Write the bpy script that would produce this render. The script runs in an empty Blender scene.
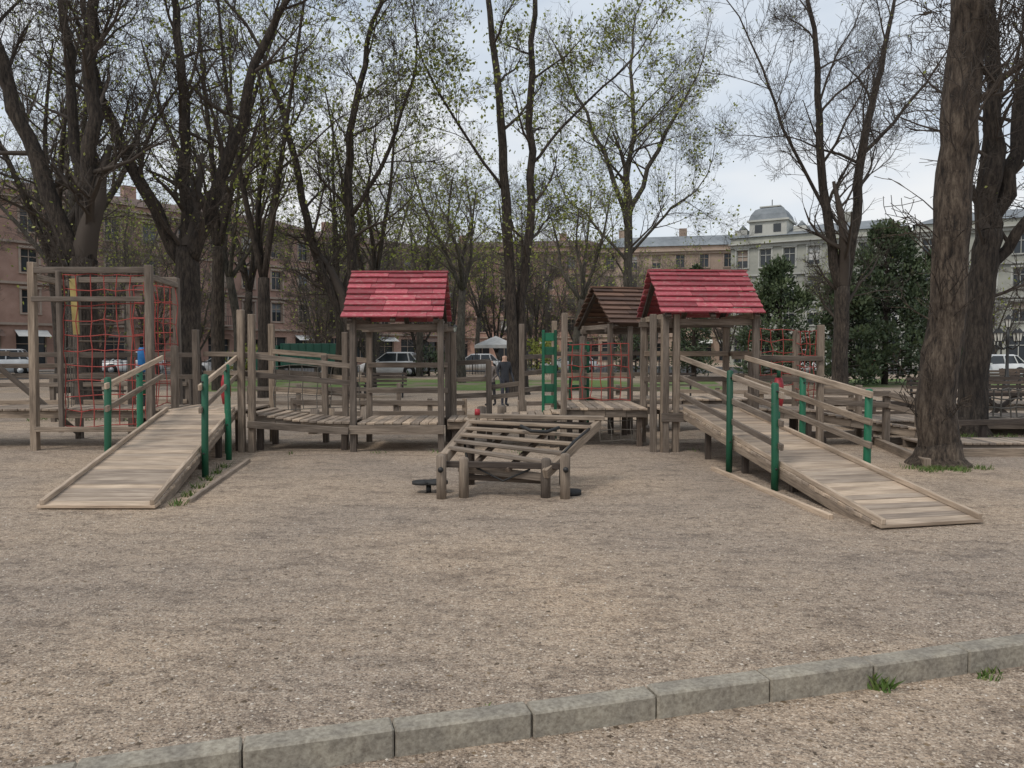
import bpy, math, random
import numpy as np
from mathutils import Vector, Matrix
R = random.Random(7)
S = bpy.context.scene
V = Vector
# ------------------------------------------------------------------ materials
def nmat(name):
    m = bpy.data.materials.new(name); m.use_nodes = True
    nt = m.node_tree; b = nt.nodes['Principled BSDF']
    return m, nt, b, nt.nodes, nt.links
def ramp(nt, fac, stops):
    r = nt.nodes.new('ShaderNodeValToRGB'); e = r.color_ramp.elements
    while len(e) < len(stops): e.new(0.5)
    for i, (p, c) in enumerate(stops):
        e[i].position = p; e[i].color = (*c, 1)
    nt.links.new(fac, r.inputs['Fac']); return r.outputs['Color']
def noise(nt, vec, scale, detail=3, rough=.6):
    n = nt.nodes.new('ShaderNodeTexNoise'); n.inputs['Scale'].default_value = scale
    n.inputs['Detail'].default_value = detail; n.inputs['Roughness'].default_value = rough
    if vec is not None: nt.links.new(vec, n.inputs['Vector'])
    return n.outputs['Fac']
def mapping(nt, out, scale, rot=(0,0,0)):
    m = nt.nodes.new('ShaderNodeMapping'); m.inputs['Scale'].default_value = scale
    m.inputs['Rotation'].default_value = rot
    nt.links.new(out, m.inputs['Vector']); return m.outputs['Vector']
def mix(nt, fac, a, b, mode='MIX'):
    m = nt.nodes.new('ShaderNodeMix'); m.data_type = 'RGBA'; m.blend_type = mode
    for s, v in ((m.inputs[0], fac), (m.inputs[6], a), (m.inputs[7], b)):
        if isinstance(v, (int, float)): s.default_value = v
        elif isinstance(v, tuple): s.default_value = (*v, 1)
        else: nt.links.new(v, s)
    return m.outputs[2]
def bump(nt, b, h, strength, dist):
    n = nt.nodes.new('ShaderNodeBump'); n.inputs['Strength'].default_value = strength
    n.inputs['Distance'].default_value = dist
    nt.links.new(h, n.inputs['Height']); nt.links.new(n.outputs['Normal'], b.inputs['Normal'])
def attr(nt):
    a = nt.nodes.new('ShaderNodeAttribute'); a.attribute_name = 'pv'; return a.outputs['Fac']
def coords(nt, k='Object'):
    return nt.nodes.new('ShaderNodeTexCoord').outputs[k]
def mul(nt, a, b, op='MULTIPLY'):
    m = nt.nodes.new('ShaderNodeMath'); m.operation = op
    for s, v in ((m.inputs[0], a), (m.inputs[1], b)):
        if isinstance(v, (int, float)): s.default_value = v
        else: nt.links.new(v, s)
    return m.outputs[0]
def wood(name, dark, mid, light, rough=.85, paint=None, wear=.55):
    m, nt, b, N, L = nmat(name)
    uv = coords(nt, 'UV')
    g = noise(nt, mapping(nt, uv, (3, 55, 1)), 1, 4, .7)
    g2 = noise(nt, mapping(nt, uv, (1.2, 6, 1)), 1, 2)
    col = ramp(nt, g, [(.25, dark), (.5, mid), (.75, light)])
    pv = attr(nt)
    col = mix(nt, 1.0, col, ramp(nt, pv, [(0, (.55,.55,.57)), (.55, (1,1,1)), (1, (1.38,1.33,1.25))]), 'MULTIPLY')
    col = mix(nt, 1.0, col, ramp(nt, g2, [(.3, (.62,.6,.58)), (.6, (1.08,1.07,1.05))]), 'MULTIPLY')
    if paint:
        w = noise(nt, mapping(nt, coords(nt), (1,1,2.2)), 13, 4, .75)
        f = ramp(nt, mul(nt, w, mul(nt, g, .35), 'ADD'), [(wear, (1,1,1)), (wear+.12, (.35,.35,.35))])
        pc = mix(nt, 1.0, paint, ramp(nt, pv, [(0, (.66,.66,.66)), (1, (1.2,1.4,1.4))]), 'MULTIPLY')
        pc = mix(nt, 1.0, pc, ramp(nt, g2, [(.3,(.72,.78,.78)),(.7,(1.1,1.15,1.15))]), 'MULTIPLY')
        col = mix(nt, f, col, pc)
    L.new(col, b.inputs['Base Color']); b.inputs['Roughness'].default_value = rough
    bump(nt, b, g, .5, .004)
    return m
def speck(name, c1, c2, scale, rough=.8, bs=.3, bd=.01, metal=0, vec=(1,1,1), detail=4):
    m, nt, b, N, L = nmat(name)
    o = mapping(nt, coords(nt), vec)
    g = noise(nt, o, scale, detail, .65)
    big = noise(nt, o, scale*.13, 2)
    col = ramp(nt, g, [(.3, c1), (.7, c2)])
    col = mix(nt, 1.0, col, ramp(nt, big, [(.3, (.75,.75,.76)), (.7, (1.12,1.12,1.1))]), 'MULTIPLY')
    L.new(col, b.inputs['Base Color']); b.inputs['Roughness'].default_value = rough
    b.inputs['Metallic'].default_value = metal
    if bs > 0: bump(nt, b, g, bs, bd)
    return m
M = {}
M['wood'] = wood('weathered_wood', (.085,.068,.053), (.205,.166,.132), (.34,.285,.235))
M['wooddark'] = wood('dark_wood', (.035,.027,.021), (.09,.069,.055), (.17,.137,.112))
M['deck'] = wood('deck_wood', (.20,.153,.115), (.375,.303,.238), (.52,.435,.35))
M['red'] = wood('red_painted_shingle', (.26,.12,.11), (.42,.22,.21), (.53,.36,.34), .8, (.40,.068,.085), .69)
M['brown'] = wood('brown_painted_shingle', (.06,.035,.025), (.12,.07,.05), (.2,.12,.09), .8)
M['green'] = wood('green_paint', (.1,.12,.08), (.15,.15,.1), (.2,.2,.15), .5, (.006,.105,.05), .80)
M['blue'] = speck('blue_paint', (.01,.13,.38), (.02,.2,.5), 20, .45, .0)
M['redpaint'] = speck('red_paint', (.3,.02,.03), (.42,.03,.04), 20, .5, .0)
M['yellow'] = speck('yellow_paint', (.42,.32,.10), (.5,.4,.16), 10, .6, .0)
M['rope'] = speck('red_rope', (.26,.035,.03), (.42,.09,.07), 90, .8, .0)
M['ropeg'] = speck('grey_rope', (.06,.055,.05), (.2,.18,.15), 90, .85, .0)
M['rubber'] = speck('black_rubber', (.012,.012,.012), (.03,.03,.03), 60, .7, .0)
M['iron'] = speck('black_iron', (.01,.01,.01), (.025,.025,.025), 40, .5, .0)
M['concrete'] = speck('kerb_concrete', (.19,.165,.13), (.39,.355,.29), 45, .9, .6, .006)
M['asphalt'] = speck('asphalt', (.045,.045,.047), (.075,.074,.073), 18, .9, 0)
M['paving'] = speck('paving', (.18,.17,.155), (.27,.25,.23), 5, .9, 0)
def barkmat(name, a, b_, c):
    m, nt, b, N, L = nmat(name)
    o = mapping(nt, coords(nt), (17, 17, 3.6))
    g = noise(nt, o, 1, 5, .75); g2 = noise(nt, coords(nt), 1.3, 2)
    col = ramp(nt, g, [(.36, a), (.5, b_), (.68, c)])
    col = mix(nt, 1.0, col, ramp(nt, g2, [(.3, (.68,.68,.68)), (.7, (1.2,1.2,1.15))]), 'MULTIPLY')
    L.new(col, b.inputs['Base Color']); b.inputs['Roughness'].default_value = .95
    bump(nt, b, g, 1.0, .09); return m
M['bark'] = barkmat('bark_dark', (.014,.011,.009), (.05,.038,.03), (.11,.088,.07))
M['barkb'] = barkmat('bark_brown', (.018,.013,.01), (.085,.062,.046), (.19,.15,.115))
def plain(name, c):
    m, nt, b, N, L = nmat(name); b.inputs['Base Color'].default_value=(*c,1); b.inputs['Roughness'].default_value=.9; return m
M['twig'] = plain('twig_bark', (.06,.047,.037)); M['twig2'] = plain('twig_grey', (.12,.10,.085))
M['bark2'] = barkmat('bark_grey', (.035,.03,.026), (.09,.078,.066), (.15,.135,.115))
def leafmat(name, stops, trans=.25):
    m, nt, b, N, L = nmat(name)
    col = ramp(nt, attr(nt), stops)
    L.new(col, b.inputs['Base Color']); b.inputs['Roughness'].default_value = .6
    if trans:
        t = N.new('ShaderNodeBsdfTranslucent'); L.new(col, t.inputs['Color'])
        ms = N.new('ShaderNodeMixShader'); ms.inputs[0].default_value = trans
        L.new(b.outputs[0], ms.inputs[1]); L.new(t.outputs[0], ms.inputs[2])
        L.new(ms.outputs[0], N['Material Output'].inputs['Surface'])
    return m
M['bud'] = leafmat('spring_leaves', [(0, (.13,.16,.03)), (.5, (.27,.31,.06)), (1, (.42,.44,.14))], .45)
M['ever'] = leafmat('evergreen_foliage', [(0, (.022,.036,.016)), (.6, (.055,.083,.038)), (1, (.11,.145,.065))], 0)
M['grass'] = leafmat('grass_blades', [(0, (.05,.09,.015)), (.6, (.09,.16,.03)), (1, (.2,.22,.08))], 0)
M['stone'] = leafmat('gravel_stones', [(0, (.13,.10,.075)), (.4, (.33,.26,.195)), (.8, (.46,.38,.295)), (1, (.62,.56,.48))], 0)
M['litter'] = leafmat('dry_leaf_litter', [(0, (.06,.04,.022)), (1, (.19,.13,.07))], 0)
# ground
m, nt, b, N, L = nmat('gravel_ground')
o = coords(nt)
vo = N.new('ShaderNodeTexVoronoi'); vo.inputs['Scale'].default_value = 115; L.new(o, vo.inputs['Vector'])
sp = N.new('ShaderNodeSeparateColor'); L.new(vo.outputs['Color'], sp.inputs[0])
c = ramp(nt, sp.outputs[0], [(0, (.17,.13,.098)), (.2, (.33,.26,.196)), (.75, (.445,.357,.272)), (1, (.61,.525,.425))])
mid = noise(nt, o, 12, 5, .8)
c = mix(nt, 1.0, c, ramp(nt, mid, [(.37, (.56,.54,.52)), (.48, (.96,.96,.96)), (.7, (1.12,1.11,1.09))]), 'MULTIPLY')
pat = noise(nt, mapping(nt, o, (1, 1.9, 1)), 1.7, 5, .78)
c = mix(nt, 1.0, c, ramp(nt, pat, [(.36, (.66,.65,.65)), (.5, (1,1,1)), (.7, (1.09,1.07,1.05))]), 'MULTIPLY')
big = noise(nt, o, .3, 2, .5)
c = mix(nt, 1.0, c, ramp(nt, big, [(.38, (.84,.84,.86)), (.55, (1.03,1.0,.97)), (.68, (1.16,1.09,1.01))]), 'MULTIPLY')
L.new(c, b.inputs['Base Color']); b.inputs['Roughness'].default_value = .95
hgt = mul(nt, mid, mul(nt, pat, 3.0), 'ADD')
bump(nt, b, hgt, .9, .035); M['gravel'] = m
m, nt, b, N, L = nmat('lawn_grass')
o = coords(nt)
g = noise(nt, o, 14, 4, .75); g2 = noise(nt, o, .35, 3)
c = ramp(nt, g, [(.3, (.055,.085,.018)), (.5, (.11,.175,.035)), (.72, (.19,.25,.07))])
c = mix(nt, ramp(nt, g2, [(.50, (0,0,0)), (.62, (1,1,1))]), c, (.22,.175,.12))
L.new(c, b.inputs['Base Color']); b.inputs['Roughness'].default_value = .95; M['lawn'] = m
m, nt, b, N, L = nmat('window_glass'); b.inputs['Base Color'].default_value = (.03,.036,.042,1); b.inputs['Roughness'].default_value = .12; M['glass'] = m
m, nt, b, N, L = nmat('lamp_glass'); b.inputs['Base Color'].default_value = (.6,.6,.55,1); b.inputs['Roughness'].default_value = .3; M['lampglass'] = m
def carpaint(name, c): return speck(name, tuple(x*.9 for x in c), c, 6, .28, 0)
M['silver'] = carpaint('silver_paint', (.5,.52,.54)); M['white'] = carpaint('white_paint', (.72,.73,.74))
M['tgreen'] = carpaint('truck_green', (.02,.12,.08)); M['canvas'] = speck('white_canvas', (.55,.55,.53), (.7,.7,.68), 4, .8, 0)
def wall(name, a, b_, s=1.2): return speck(name, a, b_, s, .9, 0, detail=6)
M['pink'] = wall('pink_brick', (.31,.19,.145), (.43,.28,.225)); M['pinktrim'] = wall('pale_trim', (.33,.26,.21), (.42,.34,.28))
M['beige'] = wall('beige_stucco', (.30,.225,.175), (.39,.30,.24)); M['cream'] = wall('cream_stucco', (.31,.315,.275), (.41,.41,.36))
M['creamtrim'] = wall('cream_trim', (.40,.405,.375), (.50,.50,.46)); M['roofg'] = wall('grey_metal_roof', (.15,.17,.185), (.24,.26,.28))
M['roofr'] = wall('brown_metal_roof', (.11,.07,.055), (.17,.12,.1))
# ------------------------------------------------------------------ mesh builder
class MB:
    def __init__(s): s.v=[]; s.f=[]; s.m=[]; s.uv=[]; s.pv=[]; s.sm=[]; s.mats=[]
    def mi(s, k):
        if k not in s.mats: s.mats.append(k)
        return s.mats.index(k)
    def add(s, vs, fs, k, uvs=None, smooth=False, pv=None):
        o = len(s.v); s.v += [tuple(v) for v in vs]
        p = R.random() if pv is None else pv
        s.pv += [p]*len(vs); mi = s.mi(k)
        for i, f in enumerate(fs):
            s.f.append([o+j for j in f]); s.m.append(mi); s.sm.append(smooth)
            if uvs: s.uv += uvs[i]
            else: s.uv += [(0, 0)]*len(f)
    def beam(s, p, q, w, h, k='wood', up=(0,0,1), pv=None):
        p, q, up = V(p), V(q), V(up); d = q-p; Ln = d.length
        if Ln < 1e-6: return
        d /= Ln; sd = d.cross(up)
        if sd.length < 1e-4: sd = d.cross(V((0,1,0)))
        sd.normalize(); u = sd.cross(d)
        a, c = sd*w/2, u*h/2
        vs = [p-a-c, p+a-c, p+a+c, p-a+c, q-a-c, q+a-c, q+a+c, q-a+c]
        o1, o2 = R.random()*20, R.random()*20
        fs = []; uv = []
        t = 0
        for i, wd in ((0, w), (1, h), (2, w), (3, h)):
            j = (i+1) % 4
            fs.append((j, i, i+4, j+4)); uv.append([(o1, o2+t+wd), (o1, o2+t), (o1+Ln, o2+t), (o1+Ln, o2+t+wd)]); t += wd
        fs.append((0,1,2,3)); uv.append([(o1,o2),(o1+.01,o2+w),(o1+.02,o2+w),(o1+.02,o2)])
        fs.append((7,6,5,4)); uv.append([(o1,o2),(o1+.01,o2+w),(o1+.02,o2+w),(o1+.02,o2)])
        s.add(vs, fs, k, uv, False, pv)
    def tube(s, pts, rad, n=8, k='wood', cap=True, wob=0, smooth=True, dome=False, pv=None):
        pts = [V(p) for p in pts]
        if not hasattr(rad, '__len__'): rad = [rad]*len(pts)
        rad = list(rad)
        if dome:
            d = (pts[-1]-pts[-2]).normalized(); r = rad[-1]
            pts[-1] = pts[-1]-d*r*.5
            e = pts[-1]; pts += [e+d*r*.35, e+d*r*.5]; rad += [r*.75, r*.25]
        vs = []; ref = None; o1, o2 = R.random()*20, R.random()*20; acc = [0]
        for i, p in enumerate(pts):
            if i: acc.append(acc[-1]+(p-pts[i-1]).length)
            d = (pts[min(i+1, len(pts)-1)]-pts[max(i-1, 0)]).normalized()
            if ref is None: ref = V((1,0,0)) if abs(d.x) < .8 else V((0,1,0))
            a = (ref-d*ref.dot(d)).normalized(); b = d.cross(a); ref = a
            for j in range(n):
                t = 2*math.pi*j/n; rr = rad[i]*(1+(R.random()-.5)*wob) if wob else rad[i]
                vs.append(p+a*math.cos(t)*rr+b*math.sin(t)*rr)
        fs = []; uv = []
        c = 2*math.pi*max(rad)
        for i in range(len(pts)-1):
            for j in range(n):
                k2 = (j+1) % n
                fs.append((i*n+j, i*n+k2, (i+1)*n+k2, (i+1)*n+j))
                u0, u1, v0, v1 = o1+acc[i], o1+acc[i+1], o2+c*j/n, o2+c*(j+1)/n
                uv.append([(u0,v0),(u0,v1),(u1,v1),(u1,v0)])
        if cap:
            fs.append(tuple(range(n))[::-1]); uv.append([(o1, o2)]*n)
            fs.append(tuple((len(pts)-1)*n+j for j in range(n))); uv.append([(o1, o2)]*n)
        s.add(vs, fs, k, uv, smooth, pv)
    def box(s, c, d, k, pv=None):
        x,y,z = c; s.beam((x-d[0]/2,y,z), (x+d[0]/2,y,z), d[1], d[2], k, pv=pv)
    def obj(s, name, parent=None, bevel=0, loc=(0,0,0), rot=0):
        me = bpy.data.meshes.new(name); me.from_pydata(s.v, [], s.f)
        for k in s.mats: me.materials.append(M[k])
        me.polygons.foreach_set('material_index', s.m); me.polygons.foreach_set('use_smooth', s.sm)
        u = me.uv_layers.new(name='UVMap'); u.data.foreach_set('uv', np.array(s.uv, dtype=np.float32).ravel())
        a = me.attributes.new('pv', 'FLOAT', 'POINT'); a.data.foreach_set('value', s.pv)
        me.update()
        ob = bpy.data.objects.new(name, me); S.collection.objects.link(ob)
        ob.location = loc; ob.rotation_euler = (0,0,rot)
        if parent: ob.parent = parent
        if bevel:
            bm = ob.modifiers.new('bevel', 'BEVEL'); bm.width = bevel; bm.segments = 1; bm.limit_method = 'ANGLE'
        return ob
def empty(name, loc=(0,0,0), rot=0):
    e = bpy.data.objects.new(name, None); S.collection.objects.link(e); e.location = loc; e.rotation_euler = (0,0,rot)
    e.empty_display_size = .3; return e
def rnd(a, b): return a+(b-a)*R.random()
# ------------------------------------------------------------------ ground
A15 = math.atan(.290); kd = V((math.cos(A15), math.sin(A15), 0)); kn = V((-kd.y, kd.x, 0))
K0 = V((.215, 3.335, 0))
g = MB()
a = K0-kd*500+kn*.06; c = K0+kd*500+kn*.06
zn = V((0,0,-.085))
g.add([a+zn, c+zn, c+kn*-500+zn, a+kn*-500+zn], [(0,3,2,1)], 'gravel')
g.add([a, c, c+kn*1500, a+kn*1500], [(0,1,2,3)], 'gravel')
g.add([a, c, c+zn, a+zn], [(0,3,2,1)], 'gravel')
g.obj('ground')
e = MB()
x = -3.13
while x < 7:
    l = .60; t = rnd(-.006, .006)
    p = K0+kd*(x+.003)+kn*(.06+t); q = K0+kd*(x+l-.003)+kn*(.06-t*.5)
    h = rnd(-.008, .006)
    e.beam(p+V((0,0,-.065+h)), q+V((0,0,-.065+h+rnd(-.004,.004))), .12, .20, 'concrete'); x += l
e.obj('concrete_kerb', bevel=.009)
def sheet(name, pts, z, k):
    s = MB(); s.add([(x,y,z) for x,y in pts], [tuple(range(len(pts)))], k); return s.obj(name)
sheet('lawn', [(-13,31),(-2,32),(9,31),(11,42),(-6,46),(-17,43)], .006, 'lawn')
sheet('lawn', [(16,35),(36,32),(40,40),(30,48),(17,44)], .006, 'lawn')
sheet('lawn', [(-34,25),(-20,29),(-26,38),(-38,34)], .006, 'lawn')
sheet('street', [(-58,30),(-49,26),(-9,63),(60,50),(90,44),(90,56),(26,80),(2,98),(-6,98)], .010, 'asphalt')
def prism(name, pts, z0, z1, k):
    s = MB(); n = len(pts)
    vs = [(x,y,z1) for x,y in pts]+[(x,y,z0) for x,y in pts]
    s.add(vs, [tuple(range(n))]+[(i, i+n, (i+1)%n+n, (i+1)%n) for i in range(n)], k); return s.obj(name)
prism('pavement', [(-62,37),(-59,34),(-6,97.5),(-9,101)], 0, .13, 'paving')
prism('pavement', [(27,88),(25,82),(80,52),(84,60)], 0, .13, 'paving')
rs = np.random.RandomState(3)
def stones(name, n, y0, y1, key, smin, smax, flat=.7, pw=1.35):
    yy = y0+(y1-y0)*rs.rand(n)**pw
    xx = (rs.rand(n)-.5)*2*(yy*.70+.3)
    s = smin+(smax-smin)*rs.rand(n)**3
    base = np.array([[1,0,0],[0,1,0],[-1,0,0],[0,-1,0],[0,0,1],[0,0,-1]], float)
    rot = rs.rand(n)*6.28
    side = (xx-K0.x)*kn.x+(yy-K0.y)*kn.y
    keep = (side > .13) | (side < 0)
    zb = np.where(side < .06, -.085, 0)
    vs = np.zeros((n,6,3))
    for j in range(6):
        b = base[j]
        bx = b[0]*(1+.5*rs.rand(n)); by = b[1]*(.7+.5*rs.rand(n)); bz = b[2]*flat*(.6+.6*rs.rand(n))
        vs[:,j,0] = xx+s*(bx*np.cos(rot)-by*np.sin(rot)); vs[:,j,1] = yy+s*(bx*np.sin(rot)+by*np.cos(rot)); vs[:,j,2] = zb+s*(bz+flat*.25)
    vs = vs[keep]; n = len(vs)
    tri = np.array([[0,1,4],[1,2,4],[2,3,4],[3,0,4]])
    fs = (tri[None]+np.arange(n)[:,None,None]*6).reshape(-1,3)
    me = bpy.data.meshes.new(name); me.from_pydata(vs.reshape(-1,3).tolist(), [], fs.tolist()); me.materials.append(M[key])
    at = me.attributes.new('pv','FLOAT','POINT'); at.data.foreach_set('value', np.repeat(rs.rand(n),6))
    ob = bpy.data.objects.new(name, me); S.collection.objects.link(ob)
stones('gravel', 42000, 2.2, 8, 'stone', .002, .010, pw=1.5)
stones('leaf_litter', 3600, 2.2, 13, 'litter', .005, .016, flat=.25)
# ------------------------------------------------------------------ wooden structures
def deck(mb, x0, x1, y0, y1, z0, z1, k='deck', legs=True, sag=0):
    n = max(2, int((x1-x0)/.13)); w = (x1-x0)/n
    zf = lambda t: z0+(z1-z0)*t-sag*4*t*(1-t)
    for i in range(n):
        t = (i+.5)/n; xx = x0+(x1-x0)*t; j = rnd(-.004,.004)
        mb.beam((xx, y0-rnd(0,.02), zf(t)-.018+j), (xx, y1+rnd(0,.02), zf(t)-.018+j), w-.012, .035, k, up=(0,0,1))
    for yy in (y0+.06, y1-.06):
        for i in range(4):
            a, b = i/4, (i+1)/4
            mb.beam((x0+(x1-x0)*a+.002, yy, zf(a)-.1), (x0+(x1-x0)*b-.002, yy, zf(b)-.1), .06, .12, 'wood')
    if legs:
        for xx in (x0+.12, x1-.12):
            for yy in (y0+.13, y1-.13):
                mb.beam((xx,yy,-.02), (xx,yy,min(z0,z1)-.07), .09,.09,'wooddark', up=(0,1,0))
def post(mb, x, y, h, w=.1, z=-.03, k='wood'):
    mb.beam((x,y,z), (x+rnd(-.02,.02),y+rnd(-.02,.02),h), w, w, k, up=(0,1,0))
def gable(mb, x0, x1, ye, ze, zr, k, rows=8):
    for s in (-1, 1):
        p0 = V((0, s*ye, ze)); p1 = V((0, 0, zr)); d = p1-p0; Ls = d.length; dn = d.normalized()
        nrm = V((0, s*dn.z, abs(dn.y)))
        rh = Ls/rows
        for r in range(rows):
            c = p0+dn*(rh*(r+.5))+nrm*(.022)
            x = x0+rnd(-.015,.01)
            lean = nrm*.011
            while x < x1-.02:
                w = min(rnd(.35,.9), x1-x+rnd(-.01,.012))
                if x1-(x+w) < .15: w = x1-x
                jz = rnd(-.004,.004)
                a = V((x+.003, c.y, c.z+jz)); b = V((x+w-.003, c.y, c.z+jz+rnd(-.003,.003)))
                up = (nrm-dn*-.24).normalized()
                mb.beam(a+lean, b+lean, rh*1.09, .022, k, up=up)
                x += w
        for xx in (x0+.12, (x0+x1)/2, x1-.12):
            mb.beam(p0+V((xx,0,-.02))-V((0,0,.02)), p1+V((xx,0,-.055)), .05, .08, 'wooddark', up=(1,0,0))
    mb.beam((x0-.01,0,zr+.035),(x1+.01,0,zr+.035), .12,.03, k)
    for xx in (x0+.14, x1-.14):
        mb.beam((xx,-ye*.85,ze-.02),(xx,ye*.85,ze-.02), .05,.09,'wood')
def tower(name, loc, rot, w, d, fz, ph, x0, x1, ye, ze, zr, k, rails=('back','right')):
    E = empty(name, loc, rot)
    f = MB()
    for sx in (-1,1):
        for sy in (-1,1): post(f, sx*w/2, sy*d/2, ph, .095)
    for sy in (-1,1):
        f.beam((-w/2-.1, sy*(d/2-.075), ph-.12),(w/2+.1, sy*(d/2-.075), ph-.12), .05, .1)
        f.beam((-w/2-.05, sy*(d/2+.073), fz-.11),(w/2+.05, sy*(d/2+.073), fz-.11), .045, .14)
    if 'back' in rails:
        for z in (.45,.9): f.beam((-w/2, d/2-.073, fz+z),(w/2, d/2-.073, fz+z), .04, .09)
    if 'right' in rails:
        for z in (.45,.9): f.beam((w/2+.072,-d/2,fz+z),(w/2+.072,d/2,fz+z), .04,.09)
    if 'left' in rails:
        for z in (.45,.9): f.beam((-w/2-.072,-d/2,fz+z),(-w/2-.072,d/2,fz+z), .04,.09)
    f.obj('frame', E, .006)
    dk = MB(); deck(dk, -w/2+.06, w/2-.06, -d/2, d/2, fz, fz, legs=False); dk.obj('floor', E, .004)
    r = MB(); gable(r, x0, x1, ye, ze, zr, k); r.obj('roof', E)
    return E
tower('playground_tower', (-1.84,13.0,0), 0, 1.41, 1.38, .47, 2.12, -.84, .76, .86, 2.12, 2.91, 'red', ('back',))
tower('playground_tower', (3.12,13.0,0), math.radians(4), 1.5, 1.38, .67, 2.2, -.84, .82, .86, 2.19, 2.93, 'red', ('back','right'))
tower('playground_tower', (2.42,15.9,0), math.radians(17), 1.45, 1.4, .67, 2.15, -.85, .85, .95, 2.12, 2.88, 'brown', ('back',))
def net(mb, p, q, z0, z1, st=.22, k='rope', r=.008, lean=(0,0,0)):
    p, q = V((p[0],p[1],0)), V((q[0],q[1],0)); ln = (q-p).length; n = max(2, round(ln/st)); m_ = max(2, round((z1-z0)/st)); lean = V(lean)
    pt = lambda i, j: p.lerp(q, i/n)+V((0,0,z0+(z1-z0)*j/m_))+lean*(j/m_)
    G = [[pt(i,j)+V((rnd(-.025,.025),rnd(-.025,.025),rnd(-.028,.028))) for j in range(m_+1)] for i in range(n+1)]
    for i in range(n+1): mb.tube(G[i], r, 5, k, cap=False)
    for j in range(m_+1): mb.tube([G[i][j] for i in range(n+1)], r, 5, k, cap=False)
W = empty('wooden_walkway')
d = MB()
deck(d, -5.62, -4.32, 12.34, 13.7, .67, .67)
deck(d, -12.5, -5.72, 12.75, 13.75, .66, .66)
deck(d, -4.24, -2.62, 12.42, 13.5, .64, .47, sag=.05)
deck(d, -1.08, .80, 12.75, 13.7, .47, .62, sag=.03)
deck(d, .86, 2.28, 12.9, 14.9, .66, .66)
deck(d, 4.0, 5.15, 12.9, 13.9, .66, .62)
deck(d, 5.2, 7.4, 13.0, 13.9, .58, .22)
deck(d, 2.9, 5.0, 15.4, 16.4, .66, .66)
d.obj('deck', W, .004)
f = MB()
for x,y,h in [(-4.32,12.27,2.27),(-4.16,12.27,2.2),(-5.66,12.9,1.7),(-4.28,13.75,2.1),(-5.66,13.8,2.0),(-3.3,13.62,1.55),(-2.95,13.62,1.95),
              (.18,13.78,2.1),(.86,12.85,2.25),(.80,14.9,2.2),(2.26,12.27,2.2),(2.45,12.24,2.18),(2.62,12.3,2.2),(2.3,14.95,2.1),(1.35,14.95,1.9),
              (4.0,12.84,1.6),(5.15,12.84,2.05),(5.15,13.98,2.0),(-1.04,13.75,1.95),(-.4,13.75,1.45),(6.3,12.93,.95),(7.4,12.93,.75),(6.3,13.97,1.0),(7.4,13.97,.75)]:
    post(f, x, y, h, .1)
f.obj('posts', W, .008)
f = MB()
def rail2(mb, pts, zs=(.9,.5), w=.04, h=.085, k='wood'):
    for a, b in zip(pts[:-1], pts[1:]):
        for z in zs:
            mb.beam((a[0],a[1],a[2]+z+rnd(-.015,.015)), (b[0],b[1],b[2]+z+rnd(-.015,.015)), w, h, k)
rail2(f, [(-4.3,12.34,.66),(-2.6,12.36,.5)], (.88,.60))
rail2(f, [(-4.24,13.66,.66),(-3.3,13.7,.58),(-2.5,13.72,.5)], (.95,.6,.3))
rail2(f, [(-1.1,13.85,.5),(-.4,13.85,.52)], (.9,.6,.3))
rail2(f, [(-.4,13.85,.52),(.2,13.86,.6)], (.45,.25))
rail2(f, [(.2,13.86,.6),(.8,14.98,.64)], (.9,.6,.3))
rail2(f, [(-12.5,13.8,.66),(-9,13.82,.66),(-5.6,13.86,.66)], (.9,.5))
rail2(f, [(-5.56,13.88,.66),(-4.3,13.84,.66)], (.9,.55))
rail2(f, [(.86,15.03,.66),(2.3,15.05,.66)], (.9,.5))
rail2(f, [(4.0,12.78,.66),(5.15,12.77,.64)], (.85,.5))
rail2(f, [(5.2,12.86,.35),(6.3,12.86,.3),(7.4,12.86,.05)], (.6,.4))
rail2(f, [(4.0,14.02,.66),(5.15,14.05,.64)], (.85,.5))
rail2(f, [(5.2,14.04,.35),(6.3,14.04,.3),(7.4,14.04,.05)], (.62,.42))
f.beam((-4.2,12.2,.45),(-2.6,12.2,.34),.05,.11)
f.obj('rails', W, .005)
f = MB()
net(f, (.95,14.6), (2.25,14.7), .7, 1.75, .2, r=.010)
net(f, (1.5,13.0), (2.2,13.0), .1, .62, .2, 'ropeg')
net(f, (5.15,12.9), (5.15,13.95), .75, 1.95, .2)
net(f, (4.3,13.95), (5.1,13.95), 1.0, 2.0, .2)
net(f, (-4.2,13.6), (-2.7,13.62), .6, 1.35, .25,'ropeg')
f.obj('rope_nets', W)
p = MB()
for x in (.54,.75): p.beam((x,13.3,.1),(x,13.3,1.98), .05,.07,'green',up=(0,1,0))
for z in (.78,.98,1.3,1.62,1.86): p.beam((.565,13.3,z),(.725,13.3,z),.03,.14,'green')
p.obj('green_climbing_ladder', bevel=.005)
p = MB()
for x in (1.15,1.5): p.beam((x,15.2,.1),(x,15.2,1.8), .05,.06,'green',up=(0,1,0))
for z in (.9,1.3,1.7): p.beam((1.175,15.2,z),(1.475,15.2,z),.03,.1,'green')
p.obj('green_climbing_ladder', bevel=.005)
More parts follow.
